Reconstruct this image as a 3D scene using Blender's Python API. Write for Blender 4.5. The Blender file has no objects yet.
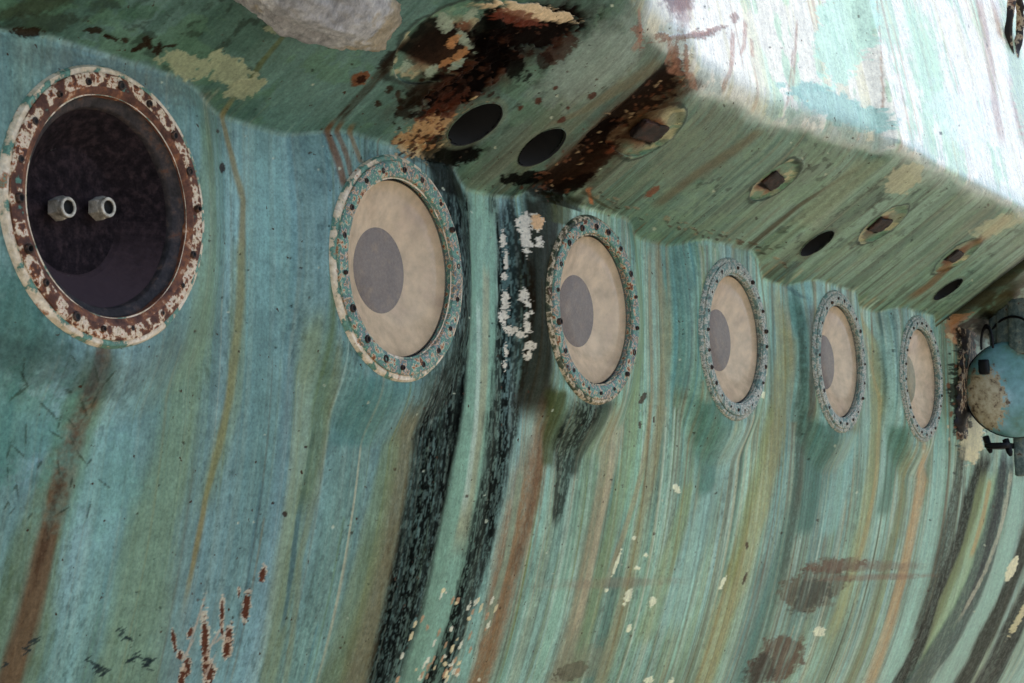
import bpy, math, numpy as np, random
from mathutils import Matrix, Vector
rnd = random.Random(7)
R = 0.25            # outer radius of a porthole flange, metres: the unit of all hull measures below
ZW = 2.6            # height of the porthole axes above the ground
F = 1750.0          # focal length in picture pixels

# ------------------------------------------------------------------ camera, world, sun, exposure
sc = bpy.context.scene
Dv = np.array([0.51954, -0.08593, 0.85011]); Nv = np.array([0.85440, 0.06252, -0.51584]); Uv = np.array([-0.00882, 0.99434, 0.10590])
M3 = np.array([Dv, Nv, Uv])                        # rows: hull axis, outward, up (camera x right, y up, z forward)
CAM = np.array([-9.0931, 8.8932, -2.3179])         # camera in hull units (along, outward, up)
def W(X, n, u):                                    # hull units -> world metres
    return Vector((X*R, -n*R, u*R + ZW))
cd = bpy.data.cameras.new('camera'); cam = bpy.data.objects.new('camera', cd); sc.collection.objects.link(cam)
cd.sensor_width = 36; cd.lens = F/1024*36; cd.clip_start = 0.05; cd.clip_end = 500
cr = np.array([[Dv[0], Dv[1], -Dv[2]], [-Nv[0], -Nv[1], Nv[2]], [Uv[0], Uv[1], -Uv[2]]])
m = Matrix([list(cr[i]) + [0] for i in range(3)] + [[0, 0, 0, 1]])
cam.matrix_world = Matrix.Translation(W(*CAM)) @ m.to_quaternion().to_matrix().to_4x4()
cd.dof.use_dof = True; cd.dof.focus_distance = 4.6; cd.dof.aperture_fstop = 14
sc.camera = cam
wd = bpy.data.worlds.new('World'); sc.world = wd; wd.use_nodes = True
SUN_EL, SUN_AZ = 75.0, 58.0                        # azimuth measured from outward (-Y) towards +X
nt = wd.node_tree; sky = nt.nodes.new('ShaderNodeTexSky'); sky.sky_type = 'NISHITA'; sky.sun_disc = False
sky.sun_elevation = math.radians(SUN_EL); sky.sun_rotation = math.radians(180 - SUN_AZ); sky.dust_density = 2.5
bg = nt.nodes['Background']; bg.inputs['Strength'].default_value = 0.12
nt.links.new(sky.outputs[0], bg.inputs[0])
sl = bpy.data.lights.new('sun', 'SUN'); sl.energy = 2.0; sl.angle = math.radians(6); sl.color = (1, .95, .88)
so = bpy.data.objects.new('sun', sl); sc.collection.objects.link(so)
sd = Vector((math.sin(math.radians(SUN_AZ))*math.cos(math.radians(SUN_EL)), -math.cos(math.radians(SUN_AZ))*math.cos(math.radians(SUN_EL)), math.sin(math.radians(SUN_EL))))
so.rotation_euler = sd.to_track_quat('Z', 'Y').to_euler(); so.location = (2, -4, 9)
sc.view_settings.view_transform = 'Standard'; sc.view_settings.look = 'None'
sc.view_settings.gamma = 1; sc.view_settings.exposure = 1.38

# ------------------------------------------------------------------ noise and small helpers
def lin(r, g, b):
    c = np.array([r, g, b])/255.0
    return np.where(c <= .04045, c/12.92, ((c+.055)/1.055)**2.4)
def ss(a, b, x):
    t = np.clip((x-a)/(b-a), 0, 1); return t*t*(3-2*t)
_tab = {}
def vn(x, y, seed=0):                              # smooth value noise 0..1
    if seed not in _tab: _tab[seed] = np.random.RandomState(seed+11).rand(256, 256)
    T = _tab[seed]; x = np.asarray(x, float); y = np.asarray(y, float)
    xi = np.floor(x).astype(int); yi = np.floor(y).astype(int); fx = x-xi; fy = y-yi
    fx = fx*fx*(3-2*fx); fy = fy*fy*(3-2*fy); x0 = xi & 255; x1 = (xi+1) & 255; y0 = yi & 255; y1 = (yi+1) & 255
    return (T[x0, y0]*(1-fx)+T[x1, y0]*fx)*(1-fy) + (T[x0, y1]*(1-fx)+T[x1, y1]*fx)*fy
def fb(x, y, seed=0, o=4, g=.5):
    s = 0; a = 1; t = 0
    for k in range(o):
        s = s + a*vn(x*2**k+17.3*k, y*2**k+9.1*k, seed+k); t += a; a *= g
    return s/t
def smax(a, b, k):
    h = np.clip(.5+.5*(a-b)/k, 0, 1); return b*(1-h)+a*h+k*h*(1-h)
def smin(a, b, k): return -smax(-a, -b, k)

# ------------------------------------------------------------------ the shape of the hull side
SP = 3.6386; WX = [SP*i for i in range(6)]         # six portholes, evenly spaced
RHO = 10.4; TA = math.tan(math.radians(34)); UC = 1.12
EX = [-4, 0, 3, 4.4, 5.3, 6.86, 8.8, 11.7, 12.0, 14.4, 18, 24, 40]
EN = [3.6, 3.4, 2.7, 2.1, 1.80, 1.55, 1.50, 1.71, 1.89, 1.90, 1.94, 1.98, 1.98]  # overhang reach, widened at the unseen left end to shade the wall
def f_wall(X, u):
    uu = np.clip(u+.30, -RHO*.995, 0)
    n = -(RHO-np.sqrt(RHO**2-uu**2)) - .19
    n = n + .03*(fb(X*.45, u*.35, 3, 2)-.5) + .012*(fb(X*1.7, u*.6, 5, 2)-.5)
    # bays: the plating is dished a little between the portholes
    n = n - .05*np.cos(2*np.pi*X/SP + np.pi)*ss(-2.2, .6, u)*.5
    for wx in WX:
        du = np.where(u > 0, u*.72, u); r = np.sqrt((X-wx)**2+du**2)
        b = 1-ss(1.03, 1.62, r); n = n*(1-b) + (-.015)*b
    return n
def f_under(X, u):
    uc = UC + .10*(1-ss(.05, .40, np.abs(X-6.35))) + np.interp(X, [5.2, 6.2, 6.9, 11.55, 11.95], [0, .07, -.03, .09, -.02]) + .55*(ss(19.62, 19.72, X)-ss(20.05, 20.5, X)) + .10*ss(20, 20.4, X)
    return (u-uc)/TA + .02*(fb(X*.7, u*1.2, 21, 3)-.5)
def f_out(X, u):
    E = np.interp(X, EX, EN)
    return E - .16*(u-2.3) - .012*(u-2.3)*np.abs(u-2.3) + .035*(fb(X*.8, u*.5, 31, 3)-.5)
def f_hull(X, u, k1=.05):
    k2 = .58-.32*ss(11.6, 12.05, X)
    return smin(smax(f_wall(X, u), f_under(X, u), k1), f_out(X, u), k2)

def at(px, py, lift=0.0):                          # point of the hull surface seen through a picture position -> (X, n, u)
    d = M3 @ np.array([(px-512)/F, -(py-341.5)/F, 1.0])
    t = np.linspace(8, 60, 2600); P = CAM[:, None]+d[:, None]*t
    g = P[1]-f_hull(P[0], P[2])-lift
    i = int(np.argmax(g < 0)) or len(t)-1
    a, b = t[i-1], t[i]
    for _ in range(18):
        c = (a+b)/2; p = CAM+d*c
        if p[1]-float(f_hull(p[0], p[2]))-lift < 0: b = c
        else: a = c
    return CAM+d*b

# grid of the surface
xs = [-3.2]
while xs[-1] < 30: 
    z = 12.56+.85*xs[-1]; xs.append(xs[-1]+max(.006, .0105*(z/12.5)**1.75))
XG = np.array(xs)
UG = np.concatenate([np.arange(-6.6, -5.2, .03), np.arange(-5.2, 1.02, .0095), np.arange(1.02, 2.75, .0062), np.arange(2.75, 4.6, .014), np.arange(4.6, 8, .05)])
NX, NU = len(XG), len(UG); X2, U2 = np.meshgrid(XG, UG, indexing='ij')
NN = f_hull(X2, U2)
isund = (f_under(X2, U2) > f_wall(X2, U2)); isout = f_out(X2, U2) < f_under(X2, U2)
print('grid', NX, NU)
relief = np.zeros_like(NN)                         # added along n

# ------------------------------------------------------------------ paint: a sheet of base colour over (along, up)
def sl2(x0, x1, u0, u1):
    i0, i1 = np.searchsorted(XG, [x0, x1]); j0, j1 = np.searchsorted(UG, [u0, u1]); return slice(i0, i1), slice(j0, j1)
C = np.zeros((NX, NU, 3)); RG = np.full((NX, NU), .52)
def over(col, mask, s=None, rough=None):
    c = lin(*col) if np.max(col) > 1.5 else np.array(col)
    if s is None: s = (slice(None), slice(None))
    C[s] = C[s]*(1-mask[..., None]) + c*mask[..., None]
    if rough is not None: RG[s] = RG[s]*(1-mask)+rough*mask
# streak coordinates: water runs straight down, wandering a little
XW = X2 + .05*(fb(X2*.8, U2*.5, 41, 3)-.5) + .012*(fb(X2*5, U2*2, 44, 2)-.5)
def streak(fx, fu, seed, o=3): return fb(XW*fx, U2*fu, seed, o)
calm = .55+.45*ss(1, 5, X2)                                                       # the left end carries fewer runs
over((112, 148, 145), np.ones_like(X2))
over((136, 172, 154), ss(4.5, 8, X2)*.9)                                         # greener to the right
over((118, 152, 158), ss(.40, .62, streak(.9, .12, 50))*.8*(1-.5*ss(8, 16, X2)))    # bluish panels
over((104, 140, 120), ss(.5, .66, streak(1.3, .16, 54))*.45*calm)                    # green panels
over((80, 120, 118), ss(.56, .68, streak(2.2, .22, 58))*.5)
amt = .22+.52*ss(3, 8, X2)-.12*ss(10, 14, X2)
over((130, 138, 92), ss(.56, .68, streak(4.1, .18, 62))*.5*amt)                   # yellow-olive runs
over((152, 148, 126), ss(.58, .70, streak(8.5, .2, 66))*.45*amt)                   # pinkish grey runs
over((140, 124, 78), ss(.60, .70, streak(13, .2, 70))*.45*amt)
over((152, 186, 180), ss(.54, .70, streak(7.3, .25, 74))*.55*amt)                   # pale blue runs
over((72, 108, 100), ss(.58, .70, streak(12, .3, 78))*.4*amt)
over((108, 92, 52), ss(.64, .72, streak(20, .3, 82))*.55*amt)
over((168, 182, 164), ss(.62, .72, streak(24, .4, 86))*.45*amt)
over((60, 86, 76), ss(.62, .74, streak(30, .6, 90))*.4*amt)
C *= (1+.12*(streak(34, .8, 94, 2)-.5)*calm)[..., None]
C *= (.86+.28*fb(X2*5, U2*5, 98, 5, .62))[..., None]
C *= (.84+.32*ss(.3, .7, fb(X2*1.1, U2*.9, 99, 3)))[..., None]
over((46, 66, 62), ss(.62, .72, fb(X2*30, U2*14, 97, 3))*.35*ss(.4, .6, fb(X2*1.5, U2*.8, 96, 3)))     # mildew specks

# --- the sloping underside of the overhang
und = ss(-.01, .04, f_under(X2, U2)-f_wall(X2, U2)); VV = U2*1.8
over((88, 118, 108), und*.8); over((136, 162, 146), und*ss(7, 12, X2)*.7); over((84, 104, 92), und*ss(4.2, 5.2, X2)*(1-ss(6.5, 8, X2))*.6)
over((104, 106, 88), und*ss(.5, .66, streak(1.6, .35, 102))*.45*ss(3, 6, X2))
over((118, 116, 98), und*ss(.56, .68, streak(7, .8, 106))*.5*ss(4, 6, X2))
over((66, 94, 84), und*ss(.54, .68, streak(7, .8, 110))*.5)
over((70, 60, 44), und*ss(.62, .72, streak(13, .9, 114))*.5*ss(4, 6, X2))
over((118, 142, 122), und*ss(.64, .75, streak(15, 1, 118))*.32*ss(3, 6, X2))
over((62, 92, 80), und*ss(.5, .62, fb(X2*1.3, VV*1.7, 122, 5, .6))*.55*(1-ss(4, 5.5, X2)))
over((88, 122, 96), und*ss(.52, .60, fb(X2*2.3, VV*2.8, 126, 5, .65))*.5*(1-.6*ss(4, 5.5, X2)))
over((120, 146, 120), und*ss(.56, .60, fb(X2*1.7, VV*2.6, 128, 6, .65))*.35*ss(6, 8, X2))
over((40, 44, 34), und*ss(.60, .70, fb(X2*7, VV*7, 129, 4, .6))*.5*ss(.45, .65, fb(X2*.9, VV*1.1, 131, 3)))
over((34, 30, 20), und*ss(19.45, 19.65, X2+.1*fb(X2*3, VV*4, 132, 3))*(1-ss(20.3, 20.8, X2))*.9)
over((64, 54, 32), und*ss(20.2, 20.6, X2)*ss(.45, .6, fb(X2*2, VV*3, 133, 4))*.8)

# --- the outer face above the edge: white paint over teal
uo = ss(-.12, .10, f_under(X2, U2)-f_out(X2, U2) + .22*(fb(X2*1.3, U2*2.2, 130, 5, .6)-.5) - .03)
edge = f_under(X2, U2)-f_out(X2, U2)
over((176, 184, 176), ss(-.30, .2, edge+.9*(fb(X2*.9, U2*2.0, 134, 6, .6)-.5))*ss(-.5, .1, edge)*ss(5.2, 6.2, X2+.3*U2-.6)*(1-.55*ss(8.6, 9.6, X2)*(1-ss(11.6, 12, X2)))*.85, rough=.4)
pm = uo*ss(4.6, 5.6, X2+.4*(fb(X2*3, U2*3, 136, 4)-.5))
over((206, 202, 196), pm*.95, rough=.4)
over((164, 190, 168), uo*ss(.60, .63, fb(XW*1.3, U2*.7, 138, 6, .62))*.75*ss(8.3, 9, X2)); over((158, 182, 160), uo*ss(.64, .67, fb(XW*3.2, U2*1.1, 142, 5, .62))*.7*ss(6, 8, X2))
over((186, 178, 140), uo*ss(.58, .7, streak(5, .4, 146))*.4); over((160, 132, 108), uo*ss(.68, .74, streak(8, .5, 150))*.5)
over((140, 160, 160), uo*(1-ss(.1, .7, edge))*ss(.50, .54, fb(X2*1.8, U2*3, 154, 6, .62))*.6)
over((150, 168, 160), uo*(1-ss(.3, 1.2, edge))*ss(9.2, 9.8, X2)*(1-ss(11.7, 11.8, X2))*ss(.4, .5, fb(X2*1.3, U2*2, 155, 5, .6))*.8)

# ---- stains and a few painted shades traced from the photograph, kept in hull coordinates
def P3(px, py): return at(px, py)
def run(pts, col, op=.8, soft=.35, seed=0, rag=.5, h=0, texture=0, rough=None, fade=(.12, .25)):
    """a run of stain or painted shade: pts = (px, py, half width px); follows X(u)"""
    q = []
    for x, y, w in pts:
        a = P3(x, y); b = P3(x+w, y); c = P3(x-w, y); wx = abs(b[0]-c[0])/2
        if abs(b[2]-c[2]) > .25*abs(b[0]-c[0]) and edge_at(a) < 0 and a[2] > UC: wx *= 1.1
        q.append((a[2], a[0], wx))
    toend = max(p_[1] for p_ in pts) >= 680; q.sort(); q = np.array(q)
    if toend: q = np.vstack([[q[0, 0]-1.5, q[0, 1]+(q[0, 1]-q[1, 1])*.2, q[0, 2]], q])
    u0, u1 = q[0, 0], q[-1, 0]; mw = q[:, 2].max()*2+.05
    s = sl2(q[:, 1].min()-mw, q[:, 1].max()+mw, u0-.3, u1+.3)
    x, u = X2[s], U2[s]; xc = np.interp(u, q[:, 0], q[:, 1]); wv = np.interp(u, q[:, 0], q[:, 2])
    k = 1/np.maximum(mw, .05)
    d = np.abs(x-xc+wv*rag*(fb(x*k*1.5, u*1.6, seed+300, 4)-.5)*1.4+.05*rag*(fb(x*16, u*7, seed+305, 4, .65)-.5))/wv
    soft = soft*.8
    mk = 1-ss(1-soft, 1+soft, d + rag*.5*(fb(x*k*6, u*3.5, seed+310, 3)-.5) + .7*rag*(fb(x*26, u*1.3, seed+315, 3, .6)-.5))
    L = max(u1-u0, .05)
    mk = mk*(1 if toend else ss(u0-fade[0]*.15*L, u0+fade[0]*L, u))*(1-ss(u1-fade[1]*.25*L, u1+.04, u+.5*fade[1]*L*(fb(x*9, u*.4, seed+330, 3)-.5)*.6))
    if texture: mk = mk*(1-texture*ss(.46, .62, fb(x*40, u*14, seed+320, 3, .8)))*(1-.35*texture*ss(.45, .7, fb(x*9, u*1.0, seed+325, 3)))
    over(col, np.clip(mk*op, 0, 1), s, rough); 
    if h: relief[s] += h*mk
def edge_at(a): return float(f_under(a[0], a[2])-f_out(a[0], a[2]))
def blob(px, py, rx, ry, ang, col, op=.9, rag=.5, soft=.15, seed=0, h=0, freq=2.1, holes=0, rough=None, st=0):
    """a patch: centre, half axes (px) and tilt (deg, anticlockwise in the picture), laid on the surface there"""
    a = P3(px, py); t = math.radians(ang); e = .35
    b = P3(px+rx*math.cos(t)*e, py-rx*math.sin(t)*e); c = P3(px+ry*math.sin(t)*e, py+ry*math.cos(t)*e)
    J = np.array([[b[0]-a[0], c[0]-a[0]], [b[2]-a[2], c[2]-a[2]]])/e
    if abs(np.linalg.det(J)) < 1e-7: return
    ex = np.abs(J).sum(1)*(1.5+rag); sp_ = .0105*(1+.068*max(a[0], 0))**1.75; f1 = min(16, .2/sp_); f2 = min(45, .35/sp_)
    s = sl2(a[0]-ex[0], a[0]+ex[0], a[2]-ex[1], a[2]+ex[1])
    x, u = X2[s]-a[0], U2[s]-a[2]; I = np.linalg.inv(J)
    p = I[0, 0]*x+I[0, 1]*u; q = I[1, 0]*x+I[1, 1]*u
    asp = rx/ry
    r = np.sqrt(p*p+q*q)+rag*1.6*(fb(p*freq*min(asp, 3)+seed*1.7, q*freq/min(asp, 1)+seed, 340+seed % 7, 5, .6)-.5) + rag*(.8*(fb(x*f1+seed, u*24, 347, 3, .6)-.5)+.5*(fb(x*f2+seed, u*45, 348, 2, .6)-.5))
    soft = soft*.6 if soft < .3 else soft
    mk = 1-ss(1-soft, 1+soft, r)
    if st: mk = mk*(1-st*ss(.42, .62, fb(X2[s]*11, U2[s]*1.6, 360+seed % 5, 4, .6)))
    if holes: mk = mk*(1-ss(.5-.02, .5+.05, fb(p*freq*2.5+5, q*freq*2.5+seed, 350, 4)+holes-.5))
    over(col, mk*op, s, rough)
    if h: relief[s] += h*mk
# clean rims and voids
def disc(px, py, r, depth, col=(10, 9, 9)):
    a = P3(px, py); s = sl2(a[0]-2*r, a[0]+2*r, a[2]-2*r, a[2]+2*r)
    x, u = X2[s]-a[0], (U2[s]-a[2])/math.sin(math.radians(34)); d = np.sqrt(x*x+u*u)/r
    return a, s, d
PADS = [(445, 44, .52), (652, 132, .40), (775, 181, .38), (882, 225, .40), (957, 256, .42)]
for i, (px, py, r) in enumerate(PADS):                                     # recessed fixing pads
    a, s, d = disc(px, py, r, 0); x, u = X2[s], U2[s]
    w = d+.45*(fb(x*4, u*8, 400+i, 5, .6)-.5)
    over((132, 132, 108) if i else (84, 112, 96), (1-ss(.85, 1.02, w))*.75, s)
    over((168, 160, 128), (1-ss(.9, 1.0, w))*ss(.5, .54, fb(x*4, u*9, 410+i, 4))*.85, s)
    over((96, 132, 112), (1-ss(.9, 1.0, w))*ss(.52, .57, fb(x*4, u*9, 420+i, 4))*.8, s)
    over((52, 62, 56), ss(.92, 1.0, w)*(1-ss(1.04, 1.12, w))*.75, s)
    over((112, 62, 34), (1-ss(.35, .7, d+.5*(fb(x*5, u*10, 430+i, 4)-.5)))*.85, s)
    over((24, 20, 16), (1-ss(.80, 1, np.maximum(np.abs(x-a[0])/([.5, .28, .25, .25, .23][i]), np.abs(u-a[2])/([.24, .15, .14, .15, .14][i]*.56))+.25*(fb(x*9, u*16, 437, 3)-.5)))*.95, s)
    relief[s] -= .05*(1-ss(.86, .96, d)) - .012*ss(.9, 1, d)*(1-ss(1.05, 1.15, d)); 
def drip(x0, u1, L, w, col, op):
    s = sl2(x0-.15-3*w, x0+.15+3*w, u1-L, u1+.02); x, u = X2[s], U2[s]
    if x.size == 0: return
    xc = x0+.05*(fb(x0*7+u*.45, u*.6, 371, 2)-.5); d = np.abs(x-xc)/(w*(.6+.8*fb(u*1.3+x0*3, u*0+x0, 372, 2)))
    over(col, (1-ss(.6, 1.3, d))*op*(1-ss(u1-.04, u1+.01, u))*ss(u1-L, u1-L*.4, u), s)
for k in range(520):
    x0 = 22*rnd.random()**.8-.6; wpx = rnd.uniform(.35, 1.3)*.0105*(1+.068*x0)**1.75
    r_ = rnd.random(); u1 = UC+rnd.uniform(-.05, .05) if r_ < .4 else rnd.uniform(-4, 1) if r_ < .75 else -.9
    c_ = rnd.choice([(118, 122, 70), (136, 112, 70), (104, 78, 48), (176, 196, 184), (60, 84, 74), (52, 62, 50), (166, 160, 134), (96, 120, 86), (84, 132, 136)])
    drip(x0, u1, rnd.uniform(.8, 5), wpx, c_, rnd.uniform(.25, .65)*(.5 if x0 < 3 else 1))
blob(462, 78, 66, 30, 34, (66, 44, 28), .8, .6, .55, 5, 0, 1.5); blob(530, 38, 70, 30, 20, (40, 28, 22), .75, .6, .5, 6, 0, 1.5); blob(600, 132, 92, 24, 38, (82, 56, 36), .8, .6, .55, 7, 0, 1.5); blob(440, 150, 40, 16, 10, (46, 38, 26), .7, .6, .5, 8, 0, 1.5); blob(545, 182, 44, 12, 8, (34, 27, 20), .85, .6, .4, 9, 0, 1.5)
blob(600, 62, 62, 26, 36, (134, 150, 142), .7, .6, .4, 3, 0, 1.5); blob(700, 150, 60, 26, 36, (112, 120, 104), .5, .7, .4, 4)
S = rnd.randint
DK, DK2, RS, RB, OL, CRM = (30, 38, 36), (46, 58, 52), (150, 92, 50), (84, 50, 30), (116, 118, 62), (206, 196, 166)
# run below the blanked porthole
run([(103, 340, 14), (80, 420, 20), (52, 500, 24), (28, 600, 30), (8, 690, 32)], (96, 112, 74), .7, .5, 1, .4)
run([(104, 338, 8), (84, 410, 11), (64, 470, 12), (44, 550, 11), (22, 640, 12), (8, 690, 12)], (104, 72, 48), .8, .5, 2, .3)
run([(100, 350, 4), (80, 415, 5), (58, 480, 5)], (120, 66, 40), .7, .5, 2, .5)
run([(98, 350, 3), (78, 420, 4), (50, 520, 4), (30, 600, 4)], (70, 48, 34), .6, .6, 3, .6, texture=.4)
# left slim runs
run([(205, 95, 7), (208, 200, 9), (200, 330, 12), (180, 430, 18), (150, 540, 26), (120, 680, 34)], (116, 136, 96), .5, .6, 4, .5)
run([(239, 90, 3), (243, 200, 3.5), (240, 300, 4), (229, 400, 4), (205, 500, 3), (180, 620, 2.5)], (132, 116, 66), .75, .7, 5, .4)
run([(290, 28, 3), (262, 62, 3.5), (243, 93, 4)], (92, 96, 54), .7, .6, 6, .3)
run([(238, 240, 7), (232, 400, 8), (200, 520, 9)], (120, 132, 90), .4, .8, 7, .4)
run([(318, 300, 9), (304, 420, 10), (286, 560, 10), (268, 683, 9)], (130, 140, 96), .5, .8, 8, .4)
run([(315, 420, 2), (298, 520, 2.5), (280, 640, 2)], (60, 96, 104), .7, .5, 9, .5)
run([(262, 480, 2), (250, 560, 2), (238, 660, 2)], (70, 104, 110), .5, .6, 10, .5)
run([(340, 330, 3), (326, 430, 4), (300, 560, 3), (285, 683, 3)], (124, 126, 88), .45, .6, 11, .3)
# brown runs from the crease beside porthole 2
run([(408, 40, 7), (372, 84, 5), (335, 124, 4)], (58, 44, 28), .85, .5, 12, .7, texture=.3)
run([(333, 122, 3), (338, 160, 4), (345, 190, 4)], (112, 76, 46), .8, .6, 13, .3)
run([(342, 122, 3), (348, 160, 3), (352, 180, 2)], (112, 80, 50), .7, .6, 14, .3)
run([(352, 126, 3), (362, 165, 3)], (120, 96, 60), .7, .6, 15, .3)
run([(333, 260, 4), (331, 340, 6), (318, 430, 8), (300, 520, 6)], (96, 112, 66), .55, .8, 16, .4)
# big black mossy runs between portholes 2 and 3
run([(428, 150, 20), (452, 185, 22), (462, 260, 16), (458, 330, 18), (442, 400, 24), (420, 470, 30), (400, 560, 34), (370, 683, 36)], (52, 70, 60), .8, .5, 20, .8, texture=.4)
run([(440, 155, 18), (462, 200, 16), (468, 280, 9), (462, 340, 12), (446, 400, 20), (430, 470, 24), (412, 560, 27), (386, 683, 27)], (12, 17, 16), .97, .35, 21, .9, texture=.62)
run([(474, 330, 5), (462, 420, 7), (448, 500, 6), (432, 590, 7), (410, 683, 10)], (10, 15, 14), .92, .4, 22, .8, texture=.5)
run([(420, 400, 8), (394, 500, 10), (372, 600, 12), (352, 683, 14)], (128, 118, 84), .6, .5, 23, .3)
run([(404, 420, 6), (384, 480, 10), (366, 560, 12), (330, 683, 14)], (112, 128, 92), .6, .6, 24, .3)
# pale channel
run([(495, 175, 14), (482, 200, 13), (482, 300, 12), (480, 400, 14), (466, 480, 15), (448, 580, 18), (420, 683, 20)], (118, 154, 134), .85, .3, 25, .2)
run([(486, 260, 3), (484, 380, 4), (472, 480, 5), (456, 560, 8)], (150, 146, 116), .7, .6, 26, .3)
run([(478, 300, 2), (476, 420, 2.5), (462, 520, 3)], (160, 178, 164), .7, .6, 27, .3)
# second dark run
run([(508, 172, 16), (510, 185, 17), (513, 260, 17), (512, 340, 18), (504, 420, 15), (492, 480, 13), (478, 560, 12), (452, 640, 13), (436, 683, 14)], (14, 19, 17), .98, .3, 28, .7, texture=.4)
run([(545, 190, 20), (544, 230, 18), (538, 300, 12), (538, 380, 16), (530, 430, 22)], (40, 32, 19), .9, .4, 29, .4)
run([(562, 200, 14), (560, 225, 12)], (74, 78, 34), .8, .5, 30, .4)
run([(540, 390, 12), (536, 440, 14), (524, 500, 15), (508, 560, 14), (490, 640, 12), (478, 683, 10)], (136, 98, 62), .8, .5, 31, .4, texture=.25, fade=(.12, 1.0))
run([(548, 420, 5), (534, 500, 5), (512, 580, 5)], (98, 66, 40), .6, .6, 32, .4, texture=.3)
run([(558, 390, 10), (552, 430, 9), (548, 470, 5)], (70, 80, 44), .8, .5, 33, .4)
run([(590, 400, 16), (574, 430, 14), (562, 480, 8), (554, 530, 4)], (13, 16, 13), .92, .3, 34, .5, texture=.4)
run([(606, 400, 8), (588, 440, 6), (572, 480, 3)], (40, 56, 46), .7, .5, 35, .4)
run([(520, 470, 3), (506, 560, 3), (482, 640, 4)], (120, 140, 120), .7, .5, 36, .3)
# flaked cream paint on the dark run
for q in [(524, 225, 7, 9), (536, 222, 7, 7), (527, 240, 5, 12), (539, 242, 4, 5), (503, 240, 3, 9), (506, 260, 2, 8), (504, 277, 3, 4), (505, 300, 4, 10), (503, 318, 4, 8), (524, 295, 4, 6), (528, 303, 4, 5), (511, 330, 7, 5), (521, 334, 4, 3), (527, 327, 3, 7), (530, 346, 5, 5), (528, 355, 5, 4), (506, 350, 2, 8), (505, 366, 2, 5), (527, 316, 2, 3), (532, 312, 2, 2)]:
    blob(*q, 0, (196, 186, 170), .95, 1.3, .08, S(0, 99), .0, 2.6)
blob(537, 221, 6, 7, 0, (200, 158, 106), .9, .8, .1, 4, .006)
# runs between 3 and 4 and beyond
for pts, col, op in [
    ([(640, 228, 4), (640, 330, 5), (632, 430, 6), (604, 560, 7), (572, 683, 8)], (124, 140, 96), .7),
    ([(668, 232, 4), (666, 330, 5), (660, 420, 5), (640, 520, 5), (600, 683, 6)], (140, 126, 86), .7),
    ([(650, 240, 2), (652, 400, 2), (640, 480, 2.5), (600, 600, 3)], (158, 128, 84), .6),
    ([(620, 400, 7), (606, 470, 7), (588, 560, 8), (556, 683, 9)], (156, 132, 98), .65),
    ([(622, 420, 3), (600, 520, 3), (572, 640, 4)], (176, 160, 134), .6),
    ([(686, 240, 8), (684, 330, 10), (676, 400, 8)], (96, 146, 146), .6),
    ([(740, 430, 10), (708, 500, 10), (690, 560, 12), (664, 640, 16)], (132, 172, 170), .6),
    ([(782, 275, 6), (784, 340, 8), (776, 430, 9), (756, 520, 10), (726, 610, 11), (704, 683, 9)], (146, 134, 78), .75),
    ([(772, 400, 4), (750, 500, 5), (722, 600, 6)], (122, 128, 70), .7),
    ([(690, 480, 5), (668, 560, 8), (640, 650, 9)], (128, 142, 90), .6),
    ([(796, 275, 6), (806, 340, 6), (806, 420, 7), (796, 500, 7), (774, 580, 8), (740, 683, 10)], (70, 116, 108), .75),
    ([(812, 300, 3), (812, 380, 3), (806, 440, 3), (795, 520, 3)], (92, 66, 50), .75),
    ([(860, 290, 4), (872, 340, 5), (876, 420, 5), (868, 500, 6), (850, 580, 6), (820, 660, 8)], (146, 140, 84), .75),
    ([(884, 300, 3), (888, 360, 4), (890, 430, 4), (880, 500, 4), (858, 590, 5)], (130, 160, 150), .6),
    ([(866, 300, 2), (880, 400, 2), (876, 480, 2), (852, 580, 3)], (160, 140, 90), .7),
    ([(856, 430, 9), (842, 470, 9), (826, 540, 9)], (128, 176, 172), .65),
    ([(925, 440, 5), (922, 480, 5), (912, 530, 5), (896, 600, 5), (870, 683, 6)], (176, 132, 74), .8),
    ([(910, 440, 4), (902, 500, 4), (884, 570, 5), (850, 683, 6)], (120, 122, 76), .7),
    ([(938, 400, 5), (940, 450, 6), (932, 520, 6), (914, 600, 8), (890, 683, 9)], (140, 180, 168), .8),
    ([(800, 262, 3), (806, 300, 4), (796, 262, 4)], (60, 84, 92), .6)]:
    run(pts, col, op*.85, .55, S(0, 200), .35, texture=.15)
run([(720, 400, 20), (712, 440, 16), (706, 480, 10), (700, 500, 4)], (64, 112, 102), .75, .6, 41, .4)  # painted shade: dark teal wedge under the fourth porthole's boss
run([(830, 420, 16), (822, 450, 14), (812, 490, 10), (800, 540, 8)], (58, 106, 98), .8, .6, 42, .4)  # shade of the fifth porthole's boss, put into the colour
run([(905, 425, 9), (895, 460, 8), (880, 520, 6)], (66, 108, 92), .7, .6, 43, .4)  # painted shade below the last porthole
run([(798, 300, 3), (800, 400, 4), (798, 470, 4), (790, 540, 4), (776, 600, 4)], (70, 88, 78), .8, .4, 44, .7, texture=.5)
run([(392, 378, 26), (372, 410, 24), (350, 450, 18)], (70, 118, 114), .6, .7, 45, .4)  # shade under the second porthole's boss, painted in dark teal
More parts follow.
